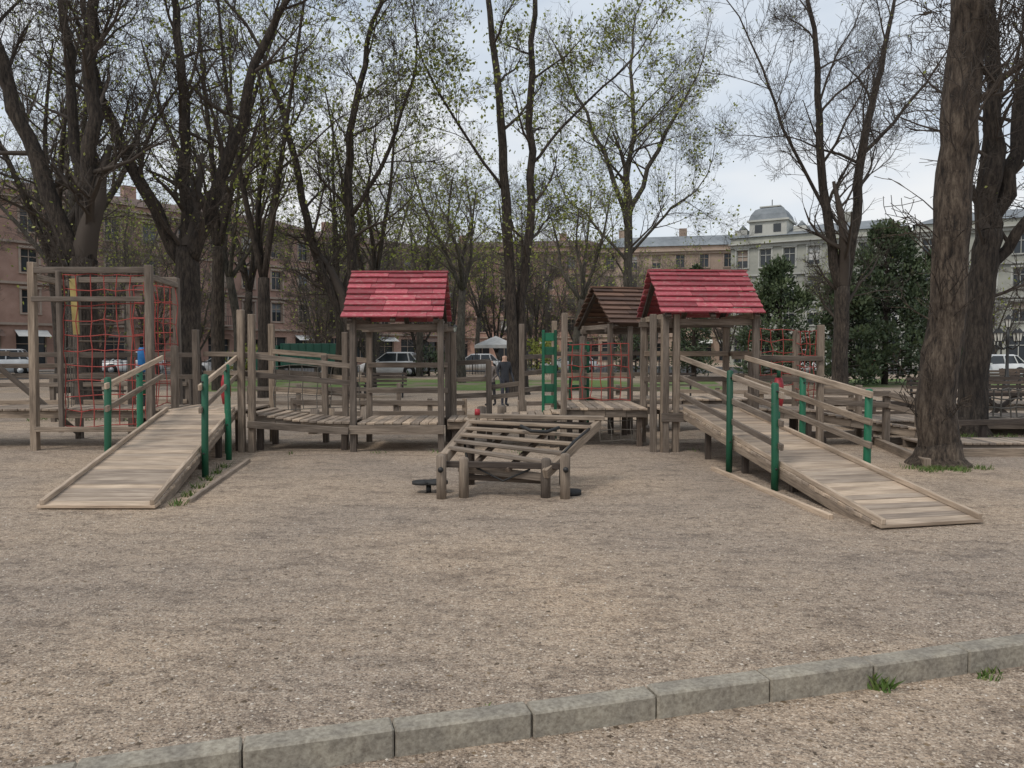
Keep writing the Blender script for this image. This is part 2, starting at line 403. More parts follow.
# ramps
def accramp(name, tl, tr, bl, br, zt, posts, th=1.0, rails=(.88,.55), pbot=None):
    E = empty(name); f = MB()
    tl,tr,bl,br = [V((*p,0)) for p in (tl,tr,bl,br)]
    tl.z=tr.z=zt; bl.z=br.z=.045
    Ln = ((tl-bl).length+(tr-br).length)/2; n = int(Ln/.145)
    for i in range(n):
        t = (i+.5)/n; a = bl.lerp(tl,t); b = br.lerp(tr,t); jz = V((0,0,rnd(-.003,.003)-.018))
        dn = (tl-bl).normalized(); up = (b-a).normalized().cross(dn)
        if up.z < 0: up = -up
        f.beam(a+jz-(b-a).normalized()*rnd(0,.015), b+jz+(b-a).normalized()*rnd(0,.015), Ln/n-.010, .034, 'deck', up=up, pv=rnd(.3,.95))
    f.obj('planks', E, .004)
    s = MB()
    for a, b, sg in ((bl,tl,1),(br,tr,-1)):
        inw = ((br-bl).normalized())*sg
        s.beam(a+inw*.03+V((0,0,.030)), b+inw*.03+V((0,0,.030)), .045, .055, 'deck',pv=.75)
        s.beam(a.lerp(b,.03)+inw*.02+V((0,0,-.085)), b+inw*.02+V((0,0,-.085)), .05,.1,'wood')
    for t in (.35,.6,.85):
        a = bl.lerp(tl,t); b = br.lerp(tr,t)
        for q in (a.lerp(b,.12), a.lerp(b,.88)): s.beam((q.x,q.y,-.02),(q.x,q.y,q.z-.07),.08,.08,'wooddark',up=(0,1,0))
    s.obj('stringers', E, .005)
    gp = MB(); rl = MB()
    for side in (0,1):
        a, b = (bl,tl) if side == 0 else (br,tr)
        out = ((bl-br) if side == 0 else (br-bl)).normalized()*.06
        pp = []
        for t, hgt in posts[side]:
            q = a.lerp(b,t)+out
            gp.tube([(q.x,q.y,-.02),(q.x,q.y,q.z*.5+.2),(q.x+rnd(-.02,.02),q.y,hgt)], .043, 12, 'green', dome=True)
            for bz in (hgt-.1, q.z-.02): gp.tube([(q.x,q.y-.05,bz),(q.x,q.y-.035,bz)],.014,6,'iron')
            pp.append(q-out*.1)
        top = b+out*.9
        for z in rails:
            q0 = pp[0]; dirn = (b-a).normalized()
            p0 = V((q0.x,q0.y,q0.z+z))-dirn*.12; p1 = V((top.x,top.y,top.z+z))
            rl.beam(p0-out*.4, p1-out*.4, .038, .075, 'deck' if z>.6 else 'wood')
    gp.obj('green_posts', E); rl.obj('handrails', E, .005)
    return E
accramp('wheelchair_ramp', (-5.55,12.3),(-4.43,12.3),(-4.80,7.75),(-3.62,7.75), .67, [[(.47,1.28),(.76,1.36)],[(.45,1.32),(.80,1.42)]], rails=(.84,.55))
accramp('wheelchair_ramp', (2.72,12.25),(3.70,12.3),(3.31,6.85),(4.38,7.1), .67, [[(.37,1.25),(.62,1.36)],[(.37,1.17),(.66,1.28)]], rails=(.84,.52,.25))
p = MB(); p.beam((3.05,7.3,.0),(2.72,10.4,.0),.05,.1,'deck'); p.obj('timber_edging', bevel=.006)
p = MB(); p.beam((-3.42,8.1,.0),(-3.85,11.2,.0),.05,.09,'deck'); p.obj('timber_edging', bevel=.006)
for loc in ((-4.5,12.1,1.02),(3.95,11.4,1.0)):
    p = MB(); x,y,z = loc
    p.tube([(x,y,z-.24),(x,y,z-.1),(x,y,z+.1),(x,y,z+.22)], [.055,.075,.075,.05], 12, 'redpaint')
    p.tube([(x,y,-.02),(x,y,z-.24)], .03, 8, 'green')
    p.tube([(x,y,z+.22),(x,y,z+.36)], .03, 8, 'green', dome=True)
    p.obj('spinning_play_roller')
# climbing frame
E = empty('rope_climbing_frame')
f = MB()
FP = [(-7.77,12.5,3.05),(-5.88,12.5,3.0),(-8.0,14.2,3.0),(-6.15,14.2,2.95),(-7.05,14.25,2.9)]
for x,y,h in FP: post(f,x,y,h,.11)
for a,b in ((0,1),(2,3),(0,2),(1,3)):
    A_,B_ = FP[a],FP[b]
    for z in (2.92,):
        f.beam((A_[0],A_[1]+.002,z-(.1 if a!=b-1 else 0)),(B_[0],B_[1]-.002,z-(.1 if a!=b-1 else 0)),.07,.1)
for z in (.35,2.45): f.beam((-7.72,12.42,z),(-5.93,12.42,z),.05,.08)
f.beam((-7.3,12.45,.3),(-7.3,12.45,2.9),.07,.07,up=(0,1,0))
f.beam((-7.95,14.1,.1),(-9.6,13.4,1.9),.07,.09); f.beam((-9.9,14.0,.1),(-9.0,13.5,2.0),.07,.09); f.beam((-9.8,13.6,1.35),(-8.0,14.1,1.35),.06,.08)
for z in (.9,1.2,1.5,1.8,2.1,2.4): f.tube([(-7.98,14.15,z),(-7.1,14.15,z+rnd(-.02,.02))],.02,6,'wooddark')
f.obj('frame',E,.007)
f = MB(); net(f,(-7.25,12.5),(-5.95,12.5),.4,2.85,.235,r=.009); net(f,(-6.95,14.2),(-6.2,14.2),.2,2.8,.3,r=.010); net(f,(-7.3,12.6),(-7.95,14.1),.5,2.8,.3,'ropeg')
net(f,(-5.9,12.6),(-6.12,14.1),.7,2.8,.34)
f.obj('rope_net',E)
f = MB(); f.beam((-7.45,13.2,1.9),(-7.5,13.2,2.85),.10,.03,'yellow',up=(0,1,0)); f.obj('yellow_board',E)
p = MB(); x,y=-6.40,13.35
p.tube([(x,y,-.02),(x,y,1.2)],.035,10,'iron'); p.tube([(x,y,1.25),(x,y,1.28),(x,y,1.62),(x,y,1.68)],[.05,.08,.08,.05],14,'blue'); p.tube([(x,y,.85),(x,y,.88),(x,y,1.12)],[.05,.07,.07],14,'green')
p.obj('blue_spinning_roller')
# foreground tilted slatted balance platform
E = empty('slatted_balance_platform')
f = MB()
for x,y,h in ((-.77,8.35,.49),(-.53,8.42,.45),(.37,8.42,.44),(.58,8.35,.50)):
    f.tube([(x,y,-.03),(x,y,.25),(x+rnd(-.01,.01),y,h)],.055,14,'wood',dome=True)
for x in (-.50,.62):
    f.tube([(x,9.25,-.03),(x,9.25,.6)],.05,12,'wooddark',dome=True)
f.obj('support_posts',E)
f = MB()
BL,BR,FL,FR = V((-.46,9.35,.76)),V((1.06,9.35,.73)),V((-.74,8.50,.44)),V((.36,8.34,.27))
f.beam(BL,FL+(FL-BL)*.04,.09,.12); f.beam(BR,FR,.07,.11)
f.beam(BL+V((-.08,0,.065)),BR+V((.06,0,.065)),.13,.05,pv=.8)
f.beam(BL+V((.02,-.03,-.03)),BR+V((-.04,-.03,-.03)),.03,.09,'wooddark')
for t,dz in ((.17,.06),(.34,.05),(.52,.05),(.70,.05),(.88,.05)):
    f.beam(BL.lerp(FL,t)+V((.0,0,dz)), BR.lerp(FR,t)+V((.0,0,dz+rnd(-.01,.01))), .125,.04)
f.beam(V((-.6,8.56,.31)),V((.42,8.44,.21)),.05,.09)
f.beam(V((-.55,8.6,.20)),V((.34,8.55,.16)),.05,.06,'wooddark')
f.beam(V((-.74,8.42,.37)),V((.55,8.42,.345)),.05,.07,'wooddark')
for u in (.3,.62):
    f.beam(BL.lerp(BR,u)+V((0,-.03,-.06)),FL.lerp(FR,u)+V((0,0,-.03)),.05,.06,'wooddark')
f.obj('tilted_slats',E,.008)
f = MB()
f.tube([(.1,8.95,.74),(.22,8.85,.69),(.4,8.85,.68),(.55,8.95,.72)],.02,8,'rubber')
f.tube([(-.55,8.8,.6),(-.5,8.7,.3),(-.58,8.6,.12)],.015,6,'iron')
f.tube([(.55,8.45,.47),(.7,8.6,.6),(.95,9.2,.70)],.018,6,'iron')
f.tube([(-.4,8.45,.33),(-.1,8.43,.18),(.2,8.43,.31)],.012,6,'rubber')
f.tube([(-.42,9.3,.84),(-.42,9.3,.91)],[.035,.03],10,'redpaint')
for x in (-.77,.58): f.tube([(x,8.28,.33),(x,8.24,.33)],.03,10,'iron')
f.obj('straps_and_bolts',E)
f = MB()
f.tube([(-.86,8.72,.10),(-.86,8.72,.135)],.13,18,'rubber'); f.tube([(-1.02,8.72,.10),(-1.02,8.72,.13)],.12,18,'rubber')
f.tube([(.66,8.6,.0),(.66,8.6,.05)],.12,16,'rubber')
f.tube([(-.95,8.72,-.02),(-.95,8.72,.09)],.03,8,'iron')
f.obj('rubber_step',E)
def lowfence(name, pts, h=.95, zs=(.85,.45), sp=1.3, k='wood'):
    f = MB()
    for a,b in zip(pts[:-1],pts[1:]):
        a,b=V((*a,0)),V((*b,0)); n=max(1,round((b-a).length/sp))
        for i in range(n+1):
            q=a.lerp(b,i/n); post(f,q.x,q.y,h+rnd(-.04,.06),.1,k=k)
        nn=(b-a).normalized().cross(V((0,0,1)))*.072
        for z in zs: f.beam(a+nn+V((0,0,z)),b+nn+V((0,0,z+rnd(-.03,.03))),.04,.1,k)
    f.obj(name,bevel=.006)
lowfence('wooden_railing',[(-6.5,19),(-1.5,18.5)],.8,(.7,.35)); lowfence('wooden_railing',[(.2,18.7),(3.8,19)],.8,(.7,.35))
lowfence('wooden_railing',[(-4.6,16.2),(-1.0,16.2)],.62,(.55,.3),.7)
lowfence('wooden_railing',[(-12,17.5),(-7.5,17.8)],1.0)
lowfence('wooden_railing',[(5.4,17.2),(7.6,16.2),(9.3,16.6)],.62,(.52,.3),1.1,'wooddark')
lowfence('wooden_railing',[(4.2,19.8),(8.4,19)],.7,(.6,.35),1.2)
lowfence('wooden_railing',[(7.6,14.0),(9.8,14.4),(13,14.2)],.36,(.3,),1.0,'wooddark')
E = empty('timber_boardwalk'); f = MB()
deck(f,6.9,13.5,14.6,16.6,.30,.28,'wood',False)
deck(f,6.6,12.2,12.3,13.0,.15,.14,'deck',False)
deck(f,7.6,13.2,17.4,18.6,.45,.42,'wood',True)
for (a,b) in (((5.75,10.6),(6.3,13.3)),((6.6,11.75),(11,11.9)),((6.4,13.2),(11.5,13.35)),((5.2,14.2),(6.8,14.5))):
    f.beam((*a,.05),(*b,.05),.10,.15,'wood')
for x,y in ((9.0,17.0),(10.4,17.1),(12.0,17.0)):
    f.beam((x,y,0),(x+.9,y,.7),.06,.09,'wooddark'); f.beam((x+.9,y+.02,0),(x,y+.02,.7),.06,.09,'wooddark'); f.beam((x-.1,y-.06,.66),(x+1.1,y-.06,.66),.06,.08,'wooddark')
f.obj('planks',E,.006)
f = MB()
for (x,y) in ((9.2,15.2),(10.6,15.8),(11.8,15.1),(10.2,14.7),(12.2,16.4)): net(f,(x,y),(x+1.1,y+.2),.3,.85,.2,'ropeg',.016)
f.obj('rope_net',E)
f = MB()
for x in (-3.9,-3.6,-3.2,-2.9,-.6,-.2,.2): f.tube([(x,15.2+rnd(-.2,.2),-.02),(x,15.2,.55+rnd(-.1,.1))],.09,12,'wood')
f.obj('wooden_stepping_stumps')
# ------------------------------------------------------------------ trees
UP = V((0,0,1))
def rdir():
    return V((R.gauss(0,1),R.gauss(0,1),R.gauss(0,1))).normalized()
def grow(mb, p, d, Ln, r, lvl, mx, tips, bk, dens=1.0):
    n = (4,4,4,3,2)[lvl]
    pts=[p]; rad=[r]; dd=d; mn=.0055
    for i in range(n):
        dd=(dd+rdir()*.28+UP*.06).normalized(); pts.append(pts[-1]+dd*(Ln/n)); rad.append(max(mn, r*(1-.78*(i+1)/n)))
    mb.tube(pts, rad, 5 if lvl<2 else 3, bk, cap=False, pv=.5)
    if lvl>=mx-1: tips.append(pts[-1]); tips.append(pts[-2])
    if lvl>=mx: return
    nc = {1:7,2:6,3:4.6}[lvl]; nc=max(2,int(nc*dens+R.random()))
    for i in range(nc):
        t=.18+.8*(i+R.random())/nc; x=t*n; k=min(int(x),n-1); q=pts[k].lerp(pts[k+1],x-k); rr=rad[k]+(rad[k+1]-rad[k])*(x-k)
        ax=(pts[k+1]-pts[k]).normalized(); perp=rdir(); perp=(perp-ax*perp.dot(ax)).normalized()
        ang=math.radians(rnd(28,66)); cd=(ax*math.cos(ang)+perp*math.sin(ang)+UP*.10).normalized()
        grow(mb,q,cd,Ln*rnd(.42,.68)*(1.05-.35*t),max(mn,rr*.55),lvl+1,mx,tips,bk,dens)
def smooth(pts, sub=4):
    P=[V(p[:3]) for p in pts]; Rr=[p[3] for p in pts]; out=[]; ro=[]
    for i in range(len(P)-1):
        p0=P[max(i-1,0)];p1=P[i];p2=P[i+1];p3=P[min(i+2,len(P)-1)]
        for s in range(sub):
            t=s/sub
            out.append(.5*((2*p1)+(p2-p0)*t+(2*p0-5*p1+4*p2-p3)*t*t+(3*p1-p0-3*p2+p3)*t**3)); ro.append(Rr[i]+(Rr[i+1]-Rr[i])*t)
    out.append(P[-1]);ro.append(Rr[-1]); return out,ro
def leaves(mb, tips, n, size, key, spread=.25):
    for i in range(n):
        c=R.choice(tips)+V((R.gauss(0,spread),R.gauss(0,spread),R.gauss(0,spread))); a=rdir(); b=a.cross(rdir()).normalized(); s=size*rnd(.5,1.2)
        mb.add([c-a*s*.5,c+b*s*.35,c+a*s*.5,c-b*s*.35],[(0,1,2,3)],key)
def hero(name, limbs, kids=9, klen=3.0, mx=4, bk='bark', nl=0, sides=12, start=.25, dens=1.0, lsize=.09, wob=.06, flare=0, rs_=.86, tw='twig', cap=.08, amp_=.045):
    E=empty(name,(limbs[0][0][0],limbs[0][0][1],0)); off=V((limbs[0][0][0],limbs[0][0][1],0))
    t=MB(); tips=[]; br=MB()
    for li,l in enumerate(limbs):
        l=[(x-off.x,y-off.y,z,r*rs_) for x,y,z,r in l]
        P,Rr=smooth(l)
        amp=.02 if li==0 else amp_
        P=[p+V((R.gauss(0,amp),R.gauss(0,amp),0)) if 0<i<len(P)-1 else p for i,p in enumerate(P)]
        if li==0 or l[0][2]<.1:
            b=P[0]; P=[b-UP*.15,b+UP*.02,b+UP*.12,b+UP*.3]+P[1:]; q=Rr[0]; Rr=[q*(1.55+flare),q*(1.42+flare),q*1.18,q*1.05]+Rr[1:]
        t.tube(P,Rr,sides,bk,cap=True,wob=wob,pv=.5)
        n=len(P)
        st = .62 if li==0 and len(limbs)>1 else start
        kk = max(2,kids//3) if (li==0 and len(limbs)>1) else kids
        for i in range(kk):
            u=st+(1-st)*(i+R.random())/kk; x=u*(n-1); k=min(int(x),n-2); q=P[k].lerp(P[k+1],x-k); rr=Rr[k]+(Rr[k+1]-Rr[k])*(x-k)
            ax=(P[k+1]-P[k]).normalized(); perp=rdir(); perp=(perp-ax*perp.dot(ax)).normalized(); ang=math.radians(rnd(30,68))
            cd=(ax*math.cos(ang)+perp*math.sin(ang)).normalized()
            grow(br,q,cd,klen*rnd(.6,1.15)*(1.1-.4*u),min(cap,rr*.42),1,mx,tips,tw,dens)
        grow(br,P[-1],(P[-1]-P[-2]).normalized(),klen,Rr[-1],1,mx,tips,tw,dens)
    t.obj('trunk',E); br.obj('branches',E)
    if nl:
        lf=MB(); leaves(lf,tips,nl,lsize,'bud'); lf.obj('spring_leaves',E)
    return E
hero('bare_tree',[
 [(6.06,10.9,0,.30),(6.03,10.9,.9,.28),(6.12,10.9,2.3,.255),(6.17,10.9,3.75,.26),(6.27,10.9,5.2,.26),(6.37,10.95,6.6,.24)],
 [(6.35,10.95,6.5,.16),(6.0,10.7,7.8,.13),(5.5,10.2,9.2,.08)],
 [(6.36,10.95,6.5,.18),(6.8,11.2,8.0,.14),(7.2,11.8,9.5,.08)],
 [(6.25,10.9,4.9,.06),(6.7,10.6,5.3,.05),(7.1,10.2,5.9,.03)]],
 kids=7,klen=2.0,bk='barkb',nl=150,sides=24,lsize=.05,wob=.10,flare=.1,dens=.85,rs_=.92,cap=.028,amp_=.03)
hero('bare_tree',[
 [(8.83,14.8,0,.29),(8.92,14.8,1.6,.26),(9.0,14.8,3.0,.25),(9.10,14.8,3.9,.24)],
 [(9.08,14.8,3.7,.20),(9.12,14.7,5.4,.17),(9.0,14.6,7.0,.14),(8.8,14.5,8.8,.09)],
 [(9.10,14.8,3.7,.19),(9.55,14.9,5.0,.16),(9.95,15.1,6.8,.13),(10.3,15.3,8.8,.08)],
 [(9.05,14.8,3.1,.12),(9.7,14.6,4.1,.1),(10.4,14.3,4.9,.07)]],
 kids=7,klen=2.4,bk='bark',nl=150,sides=14,lsize=.06,dens=.9,rs_=.95,cap=.04)
hero('bare_tree',[
 [(13.1,30.8,0,.38),(13.1,30.8,2.2,.34),(13.15,30.8,4.2,.34)],
 [(13.1,30.8,4.0,.25),(12.5,30.6,6.5,.21),(12.0,30.4,9.7,.17),(11.7,30.2,13.3,.12),(11.3,30,15.5,.07)],
 [(13.2,30.8,4.0,.26),(13.7,31,6.9,.22),(13.95,31,9.7,.19),(14.7,31.2,12.9,.13),(15.3,31.4,15.7,.07)],
 [(13.9,31,9.4,.1),(15.4,31.4,10.8,.08),(17.2,32,13.0,.05)],
 [(12.4,30.6,7.0,.09),(10.9,30.2,9.5,.07),(9.6,30,12.5,.05)]],
 kids=9,klen=4.2,bk='bark',nl=300,lsize=.09)
hero('bare_tree',[
 [(.1,28.6,0,.26),(0,28.6,2.4,.235),(-.26,28.6,7.2,.2),(-.45,28.6,10.9,.16),(-.9,28.6,14.7,.11)],
 [(.42,28.9,0,.24),(.40,28.9,3.5,.2),(.67,28.9,7.2,.18),(.67,28.9,10.9,.15),(.85,28.9,14.7,.10)],
 [(-.3,28.6,7.5,.07),(-1.9,28.2,9.8,.055),(-3.2,28,12.0,.04)],
 [(.67,28.9,8.5,.07),(2.3,29,10.4,.055),(4.2,29.2,12.2,.04)]],
 kids=9,klen=3.6,bk='bark',nl=5500,lsize=.15,start=.35,amp_=.05)
hero('bare_tree',[
 [(-8.8,21,0,.40),(-8.8,21,1.8,.37),(-8.8,21,3.4,.36),(-8.8,21,4.4,.33)],
 [(-8.9,21,4.0,.22),(-9.9,20.8,6.0,.19),(-10.8,20.6,8.2,.15),(-11.2,20.5,10.6,.09)],
 [(-8.8,21,4.2,.20),(-8.9,21.2,7.1,.17),(-9.1,21.4,9.6,.14),(-9.2,21.5,12,.09)],
 [(-8.7,21,4.1,.24),(-8.05,20.9,5.6,.21),(-7.2,20.7,7.7,.17),(-6.6,20.6,9.6,.13),(-5.7,20.5,11.0,.08)]],
 kids=9,klen=3.1,bk='bark',nl=1500,lsize=.09)
hero('bare_tree',[
 [(-10.5,19,0,.41),(-10.55,19,2.0,.38),(-10.5,19,3.9,.36)],
 [(-10.6,19,3.6,.25),(-11.4,18.8,6.1,.21),(-12.2,18.6,8.6,.16),(-12.7,18.5,10.8,.1)],
 [(-10.55,19.1,3.7,.18),(-10.8,19.3,6.6,.15),(-11.1,19.5,9.1,.12),(-11.2,19.6,11.2,.08)],
 [(-10.4,19,3.7,.23),(-10.2,18.9,6.6,.2),(-10.05,18.8,9.1,.16),(-9.8,18.7,11.5,.1)]],
 kids=8,klen=2.9,bk='bark',nl=1500,lsize=.085,sides=14)
hero('bare_tree',[
 [(-5.8,28,0,.32),(-5.85,28,1.6,.29),(-5.9,28,2.8,.28)],
 [(-5.9,28,2.6,.2),(-6.6,28,3.9,.19),(-7.4,27.8,6.4,.16),(-7.9,27.6,9.3,.13),(-8.8,27.4,12.2,.08)],
 [(-5.85,28,2.6,.22),(-5.8,28,5.3,.2),(-5.9,28.1,8.6,.17),(-5.4,28.2,11.9,.12),(-4.6,28.3,14.6,.07)],
 [(-5.8,28,6.5,.1),(-4.4,27.8,8.8,.08),(-3.4,27.6,11.5,.05)]],
 kids=9,klen=3.6,bk='bark',nl=2200,lsize=.11)
hero('bare_tree',[
 [(7.2,48,0,.38),(7.2,48,5,.33),(7.2,48,10.5,.28)],
 [(7.2,48,10,.2),(5.6,48,14,.15),(3.6,48,18,.08)],
 [(7.2,48,10.2,.22),(7.3,48,15,.17),(7.4,48,20,.09)],
 [(7.2,48,10,.2),(9,48,14,.15),(10.8,48,17.5,.08)],
 [(7.2,48,7.5,.12),(9.4,48,10,.09),(11.4,48,11.6,.05)],
 [(7.2,48,7,.12),(5,48,9.6,.09),(3.2,48,11.4,.05)]],
 kids=9,klen=4.8,bk='bark2',nl=3400,lsize=.2,tw='twig',amp_=.1)
def variant(h, r, nl, spread, mx=4, bk='bark', nlimb=4, tw='twig', fork=None, dens=.78, kk=8):
    t=MB(); tips=[]; fh=h*(fork or rnd(.25,.38))
    P,Rr=smooth([(0,0,0,r*1.1),(rnd(-.2,.2),rnd(-.2,.2),fh*.5,r),(rnd(-.3,.3),rnd(-.3,.3),fh,r*.9)])
    P=[P[0]-UP*.2]+P; Rr=[r*1.5]+Rr; t.tube(P,Rr,9,bk,wob=.06,pv=.5)
    a0=R.random()*6.28
    for i in range(nlimb):
        a=a0+6.283*i/nlimb+rnd(-.3,.3); s=spread*rnd(.5,1.1)*(.25 if i==0 else 1); top=h*rnd(.72,.92)
        l=[(*P[-1][:2],fh*.97,r*.6)]+[(P[-1].x+math.cos(a)*s*u**.8+rnd(-.3,.3),P[-1].y+math.sin(a)*s*u**.8+rnd(-.3,.3),fh+(top-fh)*u,r*.6*(1-.78*u)) for u in (.3,.6,1)]
        LP,LR=smooth(l,3); t.tube(LP,LR,6,bk,pv=.5)
        for j in range(kk):
            u=.1+.9*(j+R.random())/kk; q=u*(len(LP)-1); k=min(int(q),len(LP)-2); pp=LP[k].lerp(LP[k+1],q-k)
            ax=(LP[k+1]-LP[k]).normalized(); perp=rdir(); perp=(perp-ax*perp.dot(ax)).normalized(); an=math.radians(rnd(28,62))
            grow(t,pp,(ax*math.cos(an)+perp*math.sin(an)).normalized(),h*.2*rnd(.6,1.1),min(.08,LR[k]*.5),1,mx,tips,tw,dens)
    if nl: leaves(t,tips,nl,.17,'bud',.3)
    ob=t.obj('bare_tree'); me=ob.data; bpy.data.objects.remove(ob); return me
VAR=[variant(16,.25,900,3.2),variant(15,.22,1500,2.8,nlimb=3),variant(17,.28,500,4.2,nlimb=5,bk='bark2',tw='twig2'),variant(13,.2,2000,2.8,bk='bark2',tw='twig2'),
     variant(8.5,.13,500,2.4,mx=3,bk='bark2',tw='twig2',nlimb=6,fork=.12,dens=1.5,kk=9)]
def inst(v,x,y,s=1,rz=None):
    o=bpy.data.objects.new('bare_tree',VAR[v]); S.collection.objects.link(o); o.location=(x,y,0); o.scale=(s,s,s*rnd(.95,1.1)); o.rotation_euler=(0,0,rnd(0,6.28) if rz is None else rz)
for v,x,y,s in [(1,-8.7,27,1.0),(0,-12.2,32,1.05),(1,-6.2,34,1.0),(3,-2.6,40,1.05),
    (3,3.6,43,1.0),(0,-17.5,30,1.0),(2,-20,36,1.1),(3,-15,42,1.15),(0,-24,27,1.05),(1,-10,44,1.1),(2,-27,46,1.1),
    (3,-6,50,1.1),(0,-18,52,1.1),(0,.5,58,.95),(1,-34,40,1.1),(3,11.5,62,.75),(2,16,72,.62),(3,20,66,.6),(3,-3,68,1.0),(2,-11,62,1.1),
    (3,25,60,.7),(1,40,50,.85),(2,32,42,.75),(1,7.5,80,.7),(2,2,84,.85),(3,-30,60,1.1),(3,14,84,.62),
    (4,-9,48,1),(4,-13.5,53,1.1),(4,-4,56,1.1),(4,-19,46,1),(4,-24,52,1.1),(4,2.2,62,1.2),(4,6,66,1.2),(4,10,70,1.2),(4,-8,66,1.3),(4,13,76,1.2),(4,-15,60,1.3),
    (4,17.5,62,1.0),(4,28,66,1.0),(4,35,56,1),(4,-22,40,.9),(4,-1,72,1.4),(4,4,90,1.5),(4,-34,47,1)]:
    inst(v,x,y,s)
t=MB(); tips=[]
for i in range(16):
    a=rnd(2.2,5.2); z=rnd(1.9,3.6); d=V((math.cos(a),math.sin(a),rnd(.5,1.3))).normalized()
    grow(t,V((6.1+.2*math.cos(a),10.9+.2*math.sin(a),z)),d,rnd(.5,.9),.012,3,4,tips,'barkb')
for i in range(10):
    a=rnd(2.2,5.2); z=rnd(.3,1.3); d=V((math.cos(a),math.sin(a),rnd(.8,1.8))).normalized()
    grow(t,V((6.0+.27*math.cos(a),10.9+.27*math.sin(a),z)),d,rnd(.3,.5),.009,3,4,tips,'barkb')
t.obj('trunk_shoots')
def evergreen(x,y,h,w,n,seed,base=.05,key='ever',name='evergreen_tree',nc=46,pw=.62,qs=1.0):
    E=empty(name,(x,y,0)); t=MB(); t.tube([(0,0,-.1),(0,0,h*.5),(0,0,h*.9)],[.05*h**.6,.035*h**.6,.02],8,'bark')
    rr=random.Random(seed); cl=[]
    for i in range(nc):
        u=rr.random()**.8; z=h*(base+(.97-base)*u); rad=w*.5*(1-u)**pw*(.75+.45*rr.random())
        if u<.12: rad*=.8
        a=rr.random()*6.283; c=V((math.cos(a)*rad*.8,math.sin(a)*rad*.8,z)); cl.append((c,w*(.07+.08*rr.random())*(1.1-.5*u),rr.random()))
        t.tube([(0,0,z*.85),c*.5+V((0,0,z*.45)),c],[.05,.03,.01],4,'bark',cap=False)
    t.obj('trunk',E)
    f=MB()
    for i in range(n):
        c,s,sh=cl[int(rr.random()*len(cl))]; d=rdir(); p=c+V((d.x,d.y,d.z*.9))*s*rr.random()**.4*1.5
        a=(d+UP*.7+rdir()*.5).normalized(); b=a.cross(rdir()).normalized(); q=rnd(.12,.3)*.8*qs
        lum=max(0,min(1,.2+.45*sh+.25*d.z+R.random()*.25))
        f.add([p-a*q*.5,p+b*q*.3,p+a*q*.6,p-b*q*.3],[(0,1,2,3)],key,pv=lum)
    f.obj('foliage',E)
evergreen(18.4,38,7.9,6.4,13000,1,nc=80); evergreen(13.9,40,6.4,5.4,10000,2,nc=70); evergreen(21.0,38.5,6.6,4.4,6000,3); evergreen(15.9,37.0,5.4,4.6,7000,5); evergreen(11.8,50,7.5,3.0,3500,4)
for i,(x,y,h,w) in enumerate([(-5.5,51,1.8,4),(1.8,56,2.4,4.5),(9,56,2.6,4.5),(-16,47,1.8,4),(13,57,2.4,4)]):
    evergreen(x,y,h,w,1300,20+i,.1,'bud' if i%2 else 'ever','shrub',22,.4,1.0)
def tufts(name, spots):
    f=MB()
    for x,y,z,n,h,r in spots:
        for i in range(n):
            a=rnd(0,6.28); q=r*math.sqrt(R.random()); p=V((x+math.cos(a)*q,y+math.sin(a)*q,z-.01)); d=V((rnd(-.6,.6),rnd(-.6,.6),1)).normalized(); l=h*rnd(.4,1.1); s=V((-math.sin(a),math.cos(a),0))*(.004+.05*h)
            f.add([p-s,p+s,p+d*l*.6+s*.7,p+d*l+V((d.x,d.y,0))*l*.3,p+d*l*.6-s*.7],[(0,1,2,3,4)],'grass')
    f.obj(name)
kp=lambda s,o=.0: (K0+kd*s+kn*o)
a1=kp(1.70,-.03); a2=kp(2.34,-.03)
tufts('kerb_weeds',[(a1.x,a1.y,-.08,50,.08,.05),(a1.x-.05,a1.y+.02,-.08,20,.11,.03),(a2.x,a2.y,-.08,50,.05,.09),(kp(-.3,.14).x,kp(-.3,.14).y,0,8,.03,.04)])
tufts('grass_tufts',[(6.0+rnd(-.55,.5),10.5+rnd(-.25,.2),0,34,.08,.13) for i in range(18)]+[(-3.5-.1*i,8.0+.65*i*.8,0,26,.10,.09) for i in range(6)]+[(8.8+rnd(-.5,.5),14.6+rnd(-.4,.4),0,25,.12,.2) for i in range(12)]+[(-10+rnd(-1.5,2.5),18.5+rnd(-.8,.8),0,22,.12,.25) for i in range(18)]+[(rnd(-4,5),12.2+rnd(-.2,.3),0,8,.08,.12) for i in range(14)])
